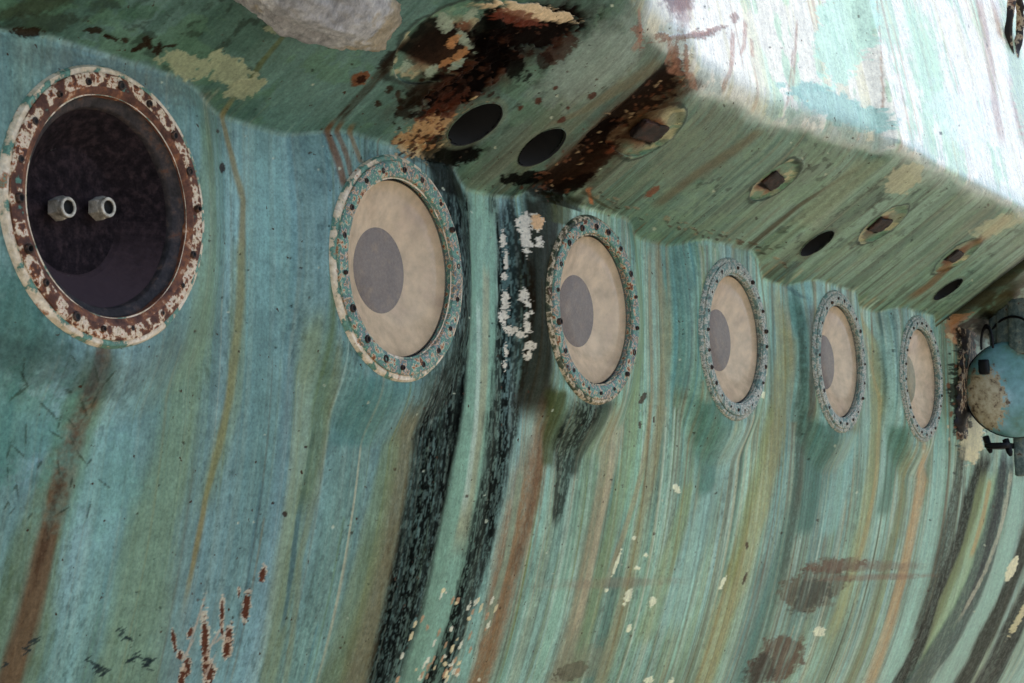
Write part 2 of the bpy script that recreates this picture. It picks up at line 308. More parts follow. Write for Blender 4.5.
# dark crusty end of the porthole section and bands at the right
run([(962, 322, 6), (966, 360, 9), (966, 400, 10), (968, 440, 12)], (44, 34, 26), .95, .3, 50, .5, texture=.25)
run([(956, 322, 3), (955, 345, 3)], (186, 134, 92), .8, .4, 51, .7)
blob(972, 440, 12, 26, -8, (206, 194, 160), .95, .5, .1, 12, .01)
blob(968, 350, 3, 20, 0, (190, 160, 124), .7, 1.1, .2, 13)
run([(962, 440, 4), (958, 480, 5), (948, 530, 6), (936, 580, 5), (908, 650, 4)], (48, 56, 44), .85, .4, 52, .5, texture=.3)
run([(988, 450, 8), (978, 480, 8), (970, 510, 8), (952, 560, 7), (930, 620, 7), (900, 683, 8)], (22, 26, 18), .95, .35, 53, .4, texture=.15)
run([(984, 470, 4), (968, 540, 4), (944, 600, 5), (918, 683, 6)], (112, 126, 78), .8, .5, 54, .3)
run([(994, 470, 6), (984, 520, 8), (966, 580, 9), (930, 660, 10)], (140, 166, 132), .8, .4, 55, .3)
run([(990, 480, 2), (982, 520, 2), (970, 560, 2)], (170, 136, 76), .7, .5, 56, .3)
run([(1008, 450, 6), (1002, 490, 9), (990, 540, 10), (970, 600, 12), (940, 650, 13), (915, 683, 14)], (58, 82, 78), .95, .2, 57, .3, texture=.2, h=.02)
run([(1004, 450, 3), (998, 500, 4), (984, 560, 3), (960, 620, 3)], (46, 48, 54), .8, .4, 58, .6, texture=.4)
run([(1010, 470, 2), (1002, 520, 2), (985, 570, 2), (955, 625, 2)], (176, 172, 150), .75, .4, 59, .8, texture=.4)
run([(1020, 470, 6), (1014, 520, 7), (1000, 570, 8), (972, 630, 9), (944, 683, 10)], (134, 170, 158), .85, .4, 60, .3)
run([(1030, 520, 5), (1020, 560, 7), (1004, 600, 8), (980, 650, 8), (962, 683, 9)], (30, 38, 24), .95, .35, 61, .4, texture=.1)
run([(1040, 560, 7), (1024, 600, 9), (1008, 640, 11), (984, 683, 13)], (24, 34, 27), .95, .3, 62, .4, texture=.15)
blob(1012, 568, 4, 15, -24, (212, 204, 172), .95, .5, .1, 14, .008)
blob(1018, 620, 3, 20, -28, (196, 184, 140), .85, .8, .1, 15, .006)
# lower rust patches and scars
blob(818, 585, 36, 22, 22, (92, 80, 62), .85, .6, .2, 20, 0, 2.2, st=.5); blob(810, 596, 22, 14, 40, (58, 64, 58), .7, .7, .2, 27, 0, 2.2, st=.5); blob(838, 566, 30, 7, 6, (98, 66, 48), .8, .8, .2, 28, 0, 2.2, st=.5); blob(870, 566, 46, 5, 0, (112, 92, 78), .55, .6, .5, 21, 0, 2); blob(880, 577, 50, 3, 2, (120, 84, 70), .5, .6, .5, 22)
blob(778, 660, 28, 20, 45, (92, 62, 44), .85, .6, .25, 23, 0, 2.2, st=.5); blob(760, 672, 20, 12, 50, (58, 56, 50), .8, .6, .25, 29, 0, 2.2, st=.4)
blob(572, 672, 17, 8, 22, (62, 42, 28), .9, .6, .2, 24, -.004); blob(580, 664, 30, 16, 25, (122, 124, 104), .6, .6, .4, 25)
blob(620, 583, 60, 5, 2, (128, 112, 96), .4, .6, .6, 26)
# chips
for q in [(628, 596, 3.5, 8, -20), (652, 602, 3.5, 5, -30), (617, 562, 1.5, 14, -20), (637, 568, 3, 2, 0), (646, 555, 2, 2, 0), (723, 582, 2, 7, -25), (670, 683, 3, 6, -30), (649, 680, 5, 3, 20), (676, 488, 3, 5, 20), (634, 538, 2, 2, 0), (606, 590, 2, 2, 0), (819, 632, 6, 5, 0), (766, 372, 1.5, 5, 0), (764, 395, 1.5, 4, 0), (822, 323, 2, 3, 0), (629, 628, 2, 4, -20)]:
    blob(*q, (212, 210, 184), .9, .7, .1, S(0, 99), .004)
for k in range(60):
    y = rnd.uniform(590, 683); x = 478-(y-590)*.42+rnd.gauss(0, 12)+rnd.choice([-26, 0, 8])
    blob(x, y, rnd.uniform(.8, 1.8), rnd.uniform(1.5, 5), -22, rnd.choice([(206, 190, 150), (170, 136, 104), (200, 196, 176)]), .85, .6, .1, S(0, 99), .003)
for q in [(643, 398, 2.5, 7, -30), (640, 425, 1.5, 4, 0), (654, 420, 1.2, 3, 0), (747, 545, 1.5, 4, 0), (745, 578, 1.5, 6, -20)]: blob(*q, (70, 44, 30), .85, .7, .1, S(0, 99), -.003)
# scratches bottom left
for x, y, l, w, a in [(190, 632, 5, 2.2, -22), (180, 655, 4, 3, 0), (186, 668, 4, 10, -18), (205, 640, 3.5, 26, 0), (206, 668, 3, 14, 0), (222, 612, 2, 14, -2), (222, 630, 1.5, 8, 0), (228, 640, 4, 14, -8), (227, 648, 3.5, 9, -8), (246, 607, 3.5, 14, -8), (239, 592, 1.2, 5, 0), (263, 573, 3, 8, -10), (210, 672, 4.5, 9, 0), (181, 680, 3, 12, -10), (174, 640, 2, 9, 10)]:
    l, w = (min(l, w), max(l, w)); blob(x, y, l*1.25, w*1.15, a, (198, 176, 150), .6, .9, .15, S(0, 99), .003, 3); blob(x, y+1, l*.9, w*.95, a, (88, 44, 24), .95, 1.0, .1, S(0, 99), -.004, 3)
for x, y, w, a in [(196, 625, 26, -18), (188, 650, 16, -28), (214, 640, 18, -30), (222, 636, 12, -45), (208, 670, 14, -25)]: blob(x, y, 1.2, w, a, (176, 160, 142), .7, .8, .3, S(0, 99), .002, 2)
for x, y in [(121, 632), (127, 638), (88, 660), (95, 666), (105, 672), (98, 672), (130, 660), (138, 656), (145, 662), (150, 658), (148, 668), (28, 650), (35, 640), (4, 665)]:
    for k in range(3): blob(x+rnd.uniform(-3, 3), y+rnd.uniform(-3, 3), rnd.uniform(3, 6), rnd.uniform(.8, 1.6), rnd.choice([-15, 30, 35]), (40, 54, 56), .8, .7, .2, S(0, 99))
for q in [(306, 447, 1.6, 1.6), (285, 514, 2.4, 3.2), (273, 503, 1.5, 1.5), (301, 268, 1.2, 1.2), (222, 168, 3, 5), (248, 270, 1, 1), (330, 470, 1, 1)]: blob(*q, 0, (56, 40, 36), .9, .4, .2, S(0, 99), -.004)
# dark clouds round the blanked porthole, crackle below it
blob(20, 330, 55, 60, 0, (62, 104, 96), .7, .8, .5, 31, 0, 1.2); blob(60, 365, 80, 26, -18, (70, 92, 88), .6, .8, .5, 32); blob(150, 355, 50, 24, 25, (88, 108, 104), .5, .6, .6, 33)
blob(20, 430, 50, 50, 0, (78, 124, 112), .6, .9, .4, 34); blob(95, 480, 40, 60, 10, (110, 156, 142), .35, 1.0, .5, 35)
for k in range(34):
    x = rnd.uniform(0, 110); y = rnd.uniform(355, 520); blob(x, y, rnd.uniform(.8, 1.3), rnd.uniform(4, 11), rnd.uniform(-60, 60), (52, 62, 48), .6, 1.0, .3, S(0, 99), .004, 2.5)
blob(110, 75, 100, 14, -14, (96, 108, 100), .6, .7, .5, 37); blob(40, 25, 40, 10, 8, (52, 58, 46), .6, .9, .3, 38)
for q in [(94, 30, 9, 3, -5), (112, 38, 7, 2.5, -20), (125, 40, 4, 3, 0), (148, 40, 5, 4, 0), (158, 50, 6, 4, 20), (150, 46, 3, 3, 0), (135, 50, 3, 2, 0), (108, 36, 4, 2, 0), (160, 45, 2, 5, 0), (142, 46, 10, 3, 30), (28, 32, 14, 5, -5), (170, 46, 8, 1.5, 8)]: blob(*q, (50, 38, 26), .9, .8, .15, S(0, 99), -.006)
blob(30, 8, 40, 8, 14, (58, 62, 44), .7, .7, .4, 39); blob(140, 12, 22, 8, 10, (66, 100, 78), .6, .9, .3, 40)
# cream patch on the underside, left
blob(185, 66, 26, 13, -12, (146, 152, 124), .9, .75, .1, 41, .006, 1.4); blob(228, 70, 26, 15, -30, (146, 152, 124), .9, .8, .1, 42, .006, 1.4); blob(245, 88, 22, 9, 20, (146, 150, 122), .9, .7, .1, 43, .006); blob(275, 28, 10, 5, 0, (140, 146, 118), .8, .7, .1, 44)
# rust spots on underside
blob(360, 79, 10, 7, 20, (112, 66, 30), .9, .6, .2, 45, .01); blob(360, 80, 6, 4, 20, (46, 26, 18), .9, .6, .2, 46)
for q in [(388, 92, 3, 2), (398, 94, 3, 4), (400, 100, 3, 3), (378, 104, 4, 3), (390, 88, 4, 3), (399, 108, 3, 2), (378, 102, 2, 2)]: blob(*q, 0, (54, 42, 30), .9, .6, .2, S(0, 99), -.005)
# the black rusty crescent and crust above the drain holes
blob(468, 80, 52, 17, 32, (66, 38, 24), .9, .7, .25, 51, .015, 1.6); blob(463, 86, 44, 13, 30, (12, 9, 8), .97, .7, .15, 52, -.03, 1.6); blob(492, 52, 22, 10, 48, (16, 11, 9), .95, .7, .2, 53, -.02)
blob(500, 28, 22, 22, 60, (14, 10, 8), .92, .7, .25, 54, -.02)
blob(430, 128, 34, 14, 30, (110, 58, 28), .75, .9, .2, 56, 0, 2.4); blob(420, 134, 30, 11, 32, (170, 138, 94), .75, 1.2, .15, 55, .01, 3, holes=.1); blob(428, 150, 22, 10, 10, (176, 150, 108), .8, 1.0, .1, 57, .01, 2.6)
blob(455, 156, 26, 9, 12, (13, 10, 8), .95, .6, .2, 58, -.01); blob(445, 104, 26, 9, 30, (74, 38, 22), .8, .9, .2, 59)
blob(540, 30, 44, 18, 18, (22, 13, 10), .95, .7, .2, 60, -.03, 1.6); blob(560, 50, 22, 9, 40, (64, 38, 26), .8, .8, .2, 61); blob(545, 60, 8, 8, 0, (40, 22, 14), .8, .8, .2, 62)
blob(535, 12, 44, 7, -8, (206, 182, 148), .9, .6, .15, 63, .03); blob(520, 18, 24, 6, -12, (110, 54, 34), .8, .8, .2, 64)
# brown/black crust line sweeping from drain hole up to the outer edge
run([(690, 75, 26), (650, 92, 20), (610, 120, 20), (580, 160, 22), (545, 185, 26)], (74, 52, 34), .85, .6, 65, .8, texture=.3)
blob(640, 96, 60, 13, 38, (34, 23, 17), .9, .8, .2, 66, .01, 2); blob(596, 134, 24, 13, 42, (24, 16, 12), .95, .7, .2, 67, -.03, 2); blob(566, 170, 50, 14, 36, (38, 25, 17), .9, .8, .25, 68, .01, 2); blob(600, 160, 30, 7, 42, (48, 30, 20), .85, .8, .25, 69, .01)
blob(528, 178, 26, 7, 6, (13, 10, 8), .95, .6, .2, 70); blob(560, 190, 30, 8, 24, (26, 18, 13), .9, .8, .2, 71)
for k in range(70):
    t_ = rnd.random(); x = 530+150*t_+rnd.gauss(0, 7); y = 192-118*t_+rnd.gauss(0, 8)
    blob(x, y, rnd.uniform(1, 3), rnd.uniform(.8, 1.8), 36, rnd.choice([(150, 124, 92), (104, 66, 42), (84, 50, 32), (92, 54, 32)]), .7, .7, .15, S(0, 99), .006)
run([(660, 62, 6), (585, 110, 5), (545, 128, 4)], (110, 100, 74), .6, .7, 72, .5)
for q in [(520, 108, 3, 2), (538, 101, 4, 3), (562, 120, 5, 2.5), (592, 96, 5, 3), (568, 108, 2, 2), (555, 88, 3, 2)]: blob(*q, 35, (82, 44, 26), .9, .6, .2, S(0, 99), .004)
blob(652, 192, 9, 3, 38, (120, 66, 34), .85, .5, .2, 73); blob(610, 150, 7, 2.5, 38, (110, 60, 34), .7, .5, .3, 74)
# crease crust
run([(588, 190, 3), (592, 205, 3)], (180, 110, 60), .8, .5, 75, .5)
for k in range(60):
    x = rnd.uniform(596, 790); b_ = np.interp(x, [596, 680, 720, 755, 790], [196, 226, 238, 246, 268]); blob(x, b_+rnd.gauss(-1, 2.5), rnd.uniform(1, 3.5), rnd.uniform(.7, 1.5), -18, rnd.choice([(58, 56, 44), (86, 70, 52), (130, 120, 96)]), .75, .7, .2, S(0, 99), .004)
# long brown runs on underside, right
run([(862, 165, 3), (800, 205, 3), (745, 252, 3)], (78, 68, 46), .8, .5, 76, .4)
run([(1010, 215, 5), (960, 255, 5), (930, 285, 5), (905, 302, 6)], (120, 84, 44), .75, .6, 77, .4)
run([(760, 130, 6), (700, 172, 7), (650, 210, 6)], (104, 88, 62), .6, .8, 78, .4)
run([(872, 160, 16), (840, 190, 16), (805, 230, 14)], (136, 146, 126), .7, .6, 79, .3)
blob(905, 178, 22, 12, 30, (172, 168, 142), .8, .5, .15, 80); blob(1000, 225, 24, 8, 20, (176, 172, 140), .7, .7, .3, 81)
# upper face: rust
blob(677, -4, 16, 18, 0, (92, 62, 52), .9, .6, .3, 90); blob(684, 8, 8, 18, 0, (120, 80, 60), .6, .8, .4, 91)
for q in [(690, 36, 22, 3, 6), (662, 36, 7, 3.5, 0), (716, 29, 10, 2.5, 15), (638, 30, 6, 4, 0), (734, 17, 4, 5, 0), (640, 34, 3, 14, 0), (700, 34, 12, 5, 4), (676, 55, 4, 22, 0), (686, 60, 2.5, 20, 0)]: blob(*q, (128, 92, 76), .7, 1.0, .2, S(0, 99), .004)
for pts in [[(639, 10, 2), (640, 40, 3), (632, 52, 4)], [(733, 30, 2), (732, 60, 2), (726, 80, 2), (721, 95, 2)], [(745, 22, 2), (744, 45, 1.5), (740, 56, 1)], [(752, 40, 1.5), (753, 58, 1.5)], [(672, 44, 7), (674, 76, 9)], [(686, 60, 1.5), (686, 72, 1.5)], [(690, 74, 6), (694, 90, 5)]]:
    run(pts, (150, 106, 84), .7, .4, S(0, 99), .8, texture=.4)
for pts in [[(797, 20, 1), (795, 60, 1.3), (790, 105, 1.6)], [(793, 50, .8), (784, 110, 1)], [(876, -5, 1), (881, 60, 1), (883, 95, 1.2), (881, 125, 1.6)], [(978, -5, 3), (986, 40, 3.5), (996, 110, 3), (1004, 150, 3)], [(992, 0, 2), (1001, 40, 2)], [(1013, 40, 5), (1018, 100, 5), (1026, 150, 5)], [(856, -5, 1), (860, 60, 1.2)]]:
    run(pts, (144, 106, 84), .6, .5, S(0, 99), .5, texture=.3)
blob(842, 30, 26, 60, -8, (168, 198, 186), .8, .6, .12, 95, 0, 1.8, holes=.05); blob(840, 108, 50, 14, -22, (136, 170, 166), .85, .6, .25, 96); blob(925, 60, 14, 60, 14, (166, 194, 172), .6, .7, .3, 97)
blob(1016, 60, 8, 70, 8, (150, 184, 160), .6, .7, .3, 98); blob(960, 120, 20, 40, 30, (196, 208, 206), .5, .8, .3, 99)
# end of the overhang, right
blob(985, 330, 26, 12, 28, (56, 48, 26), .85, .8, .3, 101); blob(1008, 300, 18, 8, 30, (80, 66, 40), .7, .9, .3, 102)

run([(436, 140, 20), (446, 168, 20), (458, 200, 16)], (26, 28, 22), .92, .3, 110, .5, texture=.1)
for k in range(90):
    t_ = rnd.random(); x = 408+80*t_+rnd.gauss(0, 8); y = 150-40*t_+rnd.gauss(0, 7)
    blob(x, y, rnd.uniform(1.5, 5), rnd.uniform(.8, 2), 34, rnd.choice([(150, 112, 70), (84, 48, 28), (50, 32, 22), (40, 26, 18), (170, 150, 112)]), .85, .8, .15, S(0, 99), .006)
for k in range(120):
    t_ = rnd.random(); x = 410+110*t_+rnd.gauss(0, 10); y = 112-75*t_+rnd.gauss(0, 8)
    blob(x, y, rnd.uniform(1.5, 6), rnd.uniform(1, 3), 34, rnd.choice([(64, 38, 24), (28, 18, 14), (22, 15, 12), (46, 28, 20)]), .8, .9, .15, S(0, 99), .006)
for k in range(260):        # small pits and chips over the whole side
    x, y = rnd.uniform(130, 1000), rnd.uniform(0, 660)
    blob(x, y, rnd.uniform(.6, 1.6), rnd.uniform(.5, 1.8), rnd.uniform(-40, 40), rnd.choice([(52, 44, 34), (40, 52, 46), (70, 48, 32), (170, 176, 156)]), .75, .6, .2, S(0, 99), -.003)
for x, y, w, h in [(448, 20, 8, 7), (452, 26, 7, 5), (470, 40, 5, 12), (460, 64, 10, 3), (436, 70, 8, 4), (410, 66, 7, 4), (475, 14, 10, 4)]: blob(x, y, w, h, 40, (142, 154, 136), .8, .9, .15, S(0, 99), .004, 2.6)
for x, y, w, h in [(458, 40, 8, 4), (464, 54, 9, 4), (450, 62, 8, 3), (455, 44, 4, 4)]: blob(x, y, w, h, 36, (170, 122, 72), .7, .9, .15, S(0, 99), .004, 2.6)

blob(500, 55, 12, 34, 50, (16, 11, 9), .9, .7, .2, 120); blob(412, 100, 8, 26, -40, (40, 32, 22), .85, .8, .2, 121); blob(390, 60, 14, 6, 40, (36, 28, 22), .8, .8, .2, 122)
run([(560, 196, 22), (566, 208, 16)], (30, 32, 16), .85, .4, 123, .4); run([(588, 195, 8), (612, 210, 10)], (66, 60, 34), .7, .4, 124, .4)

blob(1004, 326, 26, 14, 10, (22, 20, 17), .9, .6, .3, 130); blob(960, 330, 8, 10, 0, (60, 44, 32), .9, .8, .2, 131); blob(950, 328, 6, 14, 0, (150, 110, 78), .8, .9, .15, 132); blob(958, 400, 8, 34, 4, (26, 24, 20), .85, .9, .15, 133); blob(962, 380, 3, 26, 4, (170, 150, 120), .8, 1.2, .1, 134)
for k in range(46): blob(rnd.uniform(948, 972), rnd.uniform(325, 440), rnd.uniform(.8, 2), rnd.uniform(1, 4), 0, rnd.choice([(186, 166, 136), (120, 76, 50), (30, 26, 22), (30, 26, 22)]), .85, .9, .15, S(0, 99), .004)


HOLES = [(475, 124, .285), (541, 147, .275), (817, 243, .26), (948, 289, .27)]; holecut = np.zeros_like(NN, bool); HP = []
for px, py, r in HOLES:                            # open drain holes: cut out, a black well set in each
    a, s, d = disc(px, py, r, .8); HP.append((a, r))
    over((100, 108, 90), (1-ss(1.15, 1.32, d))*ss(.95, 1.02, d)*.55, s)
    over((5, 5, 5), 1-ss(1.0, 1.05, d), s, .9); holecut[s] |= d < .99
C *= (1+.30*(fb(XW*42, U2*.8, 460, 2)-.5)*calm)[..., None]; C *= (1+.30*(fb(X2*38, U2*30, 462, 2)-.5))[..., None]
for wx in WX:                                                              # the openings behind the portholes
    s = sl2(wx-.9, wx+.9, -.9, .9); d = np.hypot(X2[s]-wx, U2[s]); relief[s] -= .6*(1-ss(.86, .90, d))
C = 1.24*C**1.2; C[..., 2] *= 1-.07*ss(3, 9, X2); C[..., 1] *= 1+.03*ss(3, 9, X2)     # deeper, greener pigment
relief += .0035*(fb(X2*9, U2*4, 440, 3)-.5)

NN = NN+relief
# ------------------------------------------------------------------ materials
def mat(name, base=(.5, .5, .5), rough=.6, metal=0.0):
    mm = bpy.data.materials.new(name); mm.use_nodes = True; b = mm.node_tree.nodes['Principled BSDF']
    b.inputs['Base Color'].default_value = (*base, 1); b.inputs['Roughness'].default_value = rough; b.inputs['Metallic'].default_value = metal
    return mm
def nd(mm, typ, **kw):
    n = mm.node_tree.nodes.new(typ)
    for k, v in kw.items():
        if k in n.inputs: n.inputs[k].default_value = v
        else: setattr(n, k, v)
    return n
def lk(mm, a, b): mm.node_tree.links.new(a, b)
def noise(mm, scale, det=6, rough=.6, vec=None, stretch=None):
    n = nd(mm, 'ShaderNodeTexNoise'); n.inputs['Scale'].default_value = scale; n.inputs['Detail'].default_value = det; n.inputs['Roughness'].default_value = rough
    g = vec or nd(mm, 'ShaderNodeNewGeometry').outputs['Position']
    if stretch:
        mp = nd(mm, 'ShaderNodeMapping'); mp.inputs['Scale'].default_value = stretch; lk(mm, g, mp.inputs[0]); g = mp.outputs[0]
    lk(mm, g, n.inputs['Vector']); return n.outputs['Fac']
def ramp(mm, fac, stops, mode='LINEAR'):
    r = nd(mm, 'ShaderNodeValToRGB'); r.color_ramp.interpolation = mode; e = r.color_ramp.elements
    while len(e) < len(stops): e.new(.5)
    for k, (p, c) in enumerate(stops):
        e[k].position = p; e[k].color = (*c, 1) if len(c) == 3 else c
    lk(mm, fac, r.inputs[0]); return r.outputs[0]
def mixc(mm, fac, a, b, bt='MIX'):
    n = nd(mm, 'ShaderNodeMix'); n.data_type = 'RGBA'; n.blend_type = bt
    for v, i in ((fac, 0), (a, 6), (b, 7)):
        if isinstance(v, (int, float)): n.inputs[i].default_value = v
        elif isinstance(v, tuple): n.inputs[i].default_value = (*v, 1)
        else: lk(mm, v, n.inputs[i])
    return n.outputs[2]
def bump(mm, h, strength=.4, dist=.002):
    b = nd(mm, 'ShaderNodeBump'); b.inputs['Strength'].default_value = strength; b.inputs['Distance'].default_value = dist
    lk(mm, h, b.inputs['Height']); lk(mm, b.outputs[0], mm.node_tree.nodes['Principled BSDF'].inputs['Normal'])
def L(*c): return tuple(float(v) for v in lin(*c))

hullm = mat('weathered_paint', rough=.5); B = hullm.node_tree.nodes['Principled BSDF']
at_ = nd(hullm, 'ShaderNodeAttribute', attribute_name='paint'); 
n1 = noise(hullm, 26, 8, .7); n2 = noise(hullm, 90, 5, .7, stretch=(1, 1, .22))
v1 = ramp(hullm, n1, [(.3, (.80, .80, .80)), (.7, (1.17, 1.17, 1.15))]); v2 = ramp(hullm, n2, [(.3, (.94, .94, .94)), (.7, (1.06, 1.06, 1.05))])
c = mixc(hullm, 1.0, at_.outputs['Color'], v1, 'MULTIPLY'); c = mixc(hullm, 1.0, c, v2, 'MULTIPLY')
n3 = noise(hullm, 170, 4, .7); c = mixc(hullm, 1.0, c, ramp(hullm, n3, [(.3, (.74, .75, .76)), (.5, (1, 1, 1)), (.7, (1.22, 1.22, 1.20))]), 'MULTIPLY')
pits = noise(hullm, 60, 3, .5); pf = ramp(hullm, pits, [(.70, (0, 0, 0)), (.74, (1, 1, 1))]); c = mixc(hullm, pf, c, L(62, 44, 32))
lk(hullm, c, B.inputs['Base Color'])
rr = nd(hullm, 'ShaderNodeMath', operation='MULTIPLY_ADD'); lk(hullm, n1, rr.inputs[0]); rr.inputs[1].default_value = .3; lk(hullm, at_.outputs['Alpha'], rr.inputs[2]); lk(hullm, rr.outputs[0], B.inputs['Roughness'])
bump(hullm, n1, .35, .004); bw = nd(hullm, 'ShaderNodeRGBToBW'); lk(hullm, c, bw.inputs[0]); sp = nd(hullm, 'ShaderNodeMath', operation='MULTIPLY'); sp.use_clamp = True; lk(hullm, bw.outputs[0], sp.inputs[0]); sp.inputs[1].default_value = 1.7; lk(hullm, sp.outputs[0], B.inputs['Specular IOR Level'])

def chipped(name, stops, scale=34, edgec=None):
    mm = mat(name, rough=.55); n = noise(mm, scale, 7, .62); cc = ramp(mm, n, stops)
    g = noise(mm, scale*5, 4, .6); cc = mixc(mm, 1.0, cc, ramp(mm, g, [(.3, (.75, .75, .75)), (.7, (1.2, 1.2, 1.2))]), 'MULTIPLY')
    lk(mm, cc, mm.node_tree.nodes['Principled BSDF'].inputs['Base Color']); bump(mm, n, .5, .004); mm.node_tree.nodes['Principled BSDF'].inputs['Specular IOR Level'].default_value = .2; return mm
T1, T2, CR, RU, RD, GB = L(112, 152, 134), L(84, 122, 108), L(208, 188, 158), L(160, 100, 60), L(70, 42, 32), L(112, 118, 126)
ring_teal = chipped('chipped_teal_paint', [(.30, RD), (.37, RU), (.40, CR), (.43, T1), (.50, T2), (.53, GB), (.56, CR), (.585, RU), (.61, T2), (.66, GB), (.70, RD)], 44)
ring_rust = chipped('rusty_flange_paint', [(.32, T2), (.36, RD), (.46, L(92, 58, 44)), (.50, L(128, 78, 50)), (.525, CR), (.58, L(214, 196, 176)), (.60, RU), (.64, L(86, 52, 40)), (.72, RD)], 34)
gz = nd(ring_rust, 'ShaderNodeNewGeometry')
ring_mid = chipped('rust_crust', [(.3, L(60, 38, 32)), (.5, L(104, 66, 50)), (.60, L(140, 88, 56)), (.66, L(196, 160, 130)), (.72, L(90, 56, 42))], 40)
flange_cream = chipped('chipped_cream_edge', [(.32, RU), (.38, T1), (.44, T2), (.48, CR), (.60, L(226, 212, 190)), (.66, RU), (.70, T1)], 22)
flange_dark = chipped('mossy_edge', [(.34, L(40, 46, 36)), (.46, L(78, 84, 62)), (.52, CR), (.58, L(90, 86, 58)), (.66, RD), (.72, CR)], 30)
flange_pale = chipped('chipped_pale_blue_paint', [(.34, L(80, 84, 80)), (.42, L(120, 146, 136)), (.47, L(92, 116, 106)), (.50, L(204, 194, 174)), (.55, L(150, 160, 150)), (.57, L(104, 74, 54)), (.61, L(128, 152, 142)), (.66, L(196, 188, 170)), (.74, L(62, 66, 62))], 52)
bolt_m = chipped('corroded_bolt', [(.35, L(34, 28, 26)), (.55, L(66, 50, 42)), (.68, L(112, 74, 52))], 90)
cone_m = chipped('tan_seat', [(.34, L(206, 182, 158)), (.46, L(220, 198, 168)), (.6, L(226, 204, 174)), (.7, L(214, 190, 160))], 5)
disc_m = chipped('grey_violet_disc', [(.3, L(104, 98, 102)), (.55, L(116, 108, 110)), (.7, L(134, 120, 112))], 30)
green_disc_m = chipped('grey_green_disc', [(.3, L(112, 116, 98)), (.5, L(140, 140, 112)), (.66, L(160, 150, 120))], 22)
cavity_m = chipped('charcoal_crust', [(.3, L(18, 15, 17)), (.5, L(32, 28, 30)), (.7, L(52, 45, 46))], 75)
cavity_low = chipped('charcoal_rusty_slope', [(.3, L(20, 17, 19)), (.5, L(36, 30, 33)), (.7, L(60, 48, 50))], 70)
steel_m = chipped('dull_steel', [(.3, L(120, 110, 96)), (.5, L(178, 170, 154)), (.68, L(216, 206, 190))], 60); steel_m.node_tree.nodes['Principled BSDF'].inputs['Metallic'].default_value = .25; steel_m.node_tree.nodes['Principled BSDF'].inputs['Roughness'].default_value = .35
b_ = cavity_low.node_tree.nodes['Principled BSDF']; old = b_.inputs['Base Color'].links[0].from_socket          # sky light on the upward slope, put into the colour as pinkish tint
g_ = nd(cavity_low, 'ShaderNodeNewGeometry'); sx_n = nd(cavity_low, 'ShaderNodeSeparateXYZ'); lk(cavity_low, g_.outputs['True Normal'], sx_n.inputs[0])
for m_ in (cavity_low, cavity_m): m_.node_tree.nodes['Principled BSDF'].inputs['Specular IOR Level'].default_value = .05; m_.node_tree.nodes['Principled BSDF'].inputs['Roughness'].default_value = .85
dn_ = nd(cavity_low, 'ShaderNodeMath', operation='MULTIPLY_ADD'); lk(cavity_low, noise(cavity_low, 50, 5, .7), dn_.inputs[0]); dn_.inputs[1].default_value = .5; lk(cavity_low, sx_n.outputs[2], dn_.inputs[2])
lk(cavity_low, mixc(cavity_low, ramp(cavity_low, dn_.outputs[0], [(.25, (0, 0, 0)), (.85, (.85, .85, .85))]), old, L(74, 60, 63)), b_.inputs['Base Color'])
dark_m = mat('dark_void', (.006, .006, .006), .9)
cavity_rim = chipped('grey_worn_lip', [(.3, L(28, 25, 25)), (.5, L(50, 45, 46)), (.62, L(72, 60, 56)), (.7, L(88, 58, 42))], 50)
black_m = chipped('black_rubber', [(.3, L(8, 8, 10)), (.7, L(18, 18, 22))], 40)
rustbar_m = chipped('dark_rusty_iron', [(.3, L(22, 17, 15)), (.5, L(38, 27, 22)), (.68, L(72, 42, 28))], 26)
pane = bpy.data.materials.new('dusty_acrylic'); pane.use_nodes = True; t = pane.node_tree; t.nodes.clear()
out = t.nodes.new('ShaderNodeOutputMaterial'); tr = t.nodes.new('ShaderNodeBsdfTransparent'); df = t.nodes.new('ShaderNodeBsdfDiffuse'); gl = t.nodes.new('ShaderNodeBsdfGlossy')
df.inputs[0].default_value = (*L(218, 196, 166), 1); gl.inputs['Roughness'].default_value = .14
tr.inputs[0].default_value = (.97, .95, .92, 1)
a1 = t.nodes.new('ShaderNodeMixShader'); a2 = t.nodes.new('ShaderNodeMixShader'); fr = t.nodes.new('ShaderNodeFresnel'); fr.inputs[0].default_value = 1.35
nz = noise(pane, 14, 6, .6); fr2 = ramp(pane, nz, [(.3, (.08, .08, .08)), (.6, (.15, .15, .15)), (.75, (.30, .30, .30))])
t.links.new(fr2, a1.inputs[0]); t.links.new(tr.outputs[0], a1.inputs[1]); t.links.new(df.outputs[0], a1.inputs[2])
fm = t.nodes.new('ShaderNodeMath'); fm.operation = 'MULTIPLY'; fm.inputs[1].default_value = .5; t.links.new(fr.outputs[0], fm.inputs[0])
t.links.new(fm.outputs[0], a2.inputs[0]); t.links.new(a1.outputs[0], a2.inputs[1]); t.links.new(gl.outputs[0], a2.inputs[2]); t.links.new(a2.outputs[0], out.inputs[0])

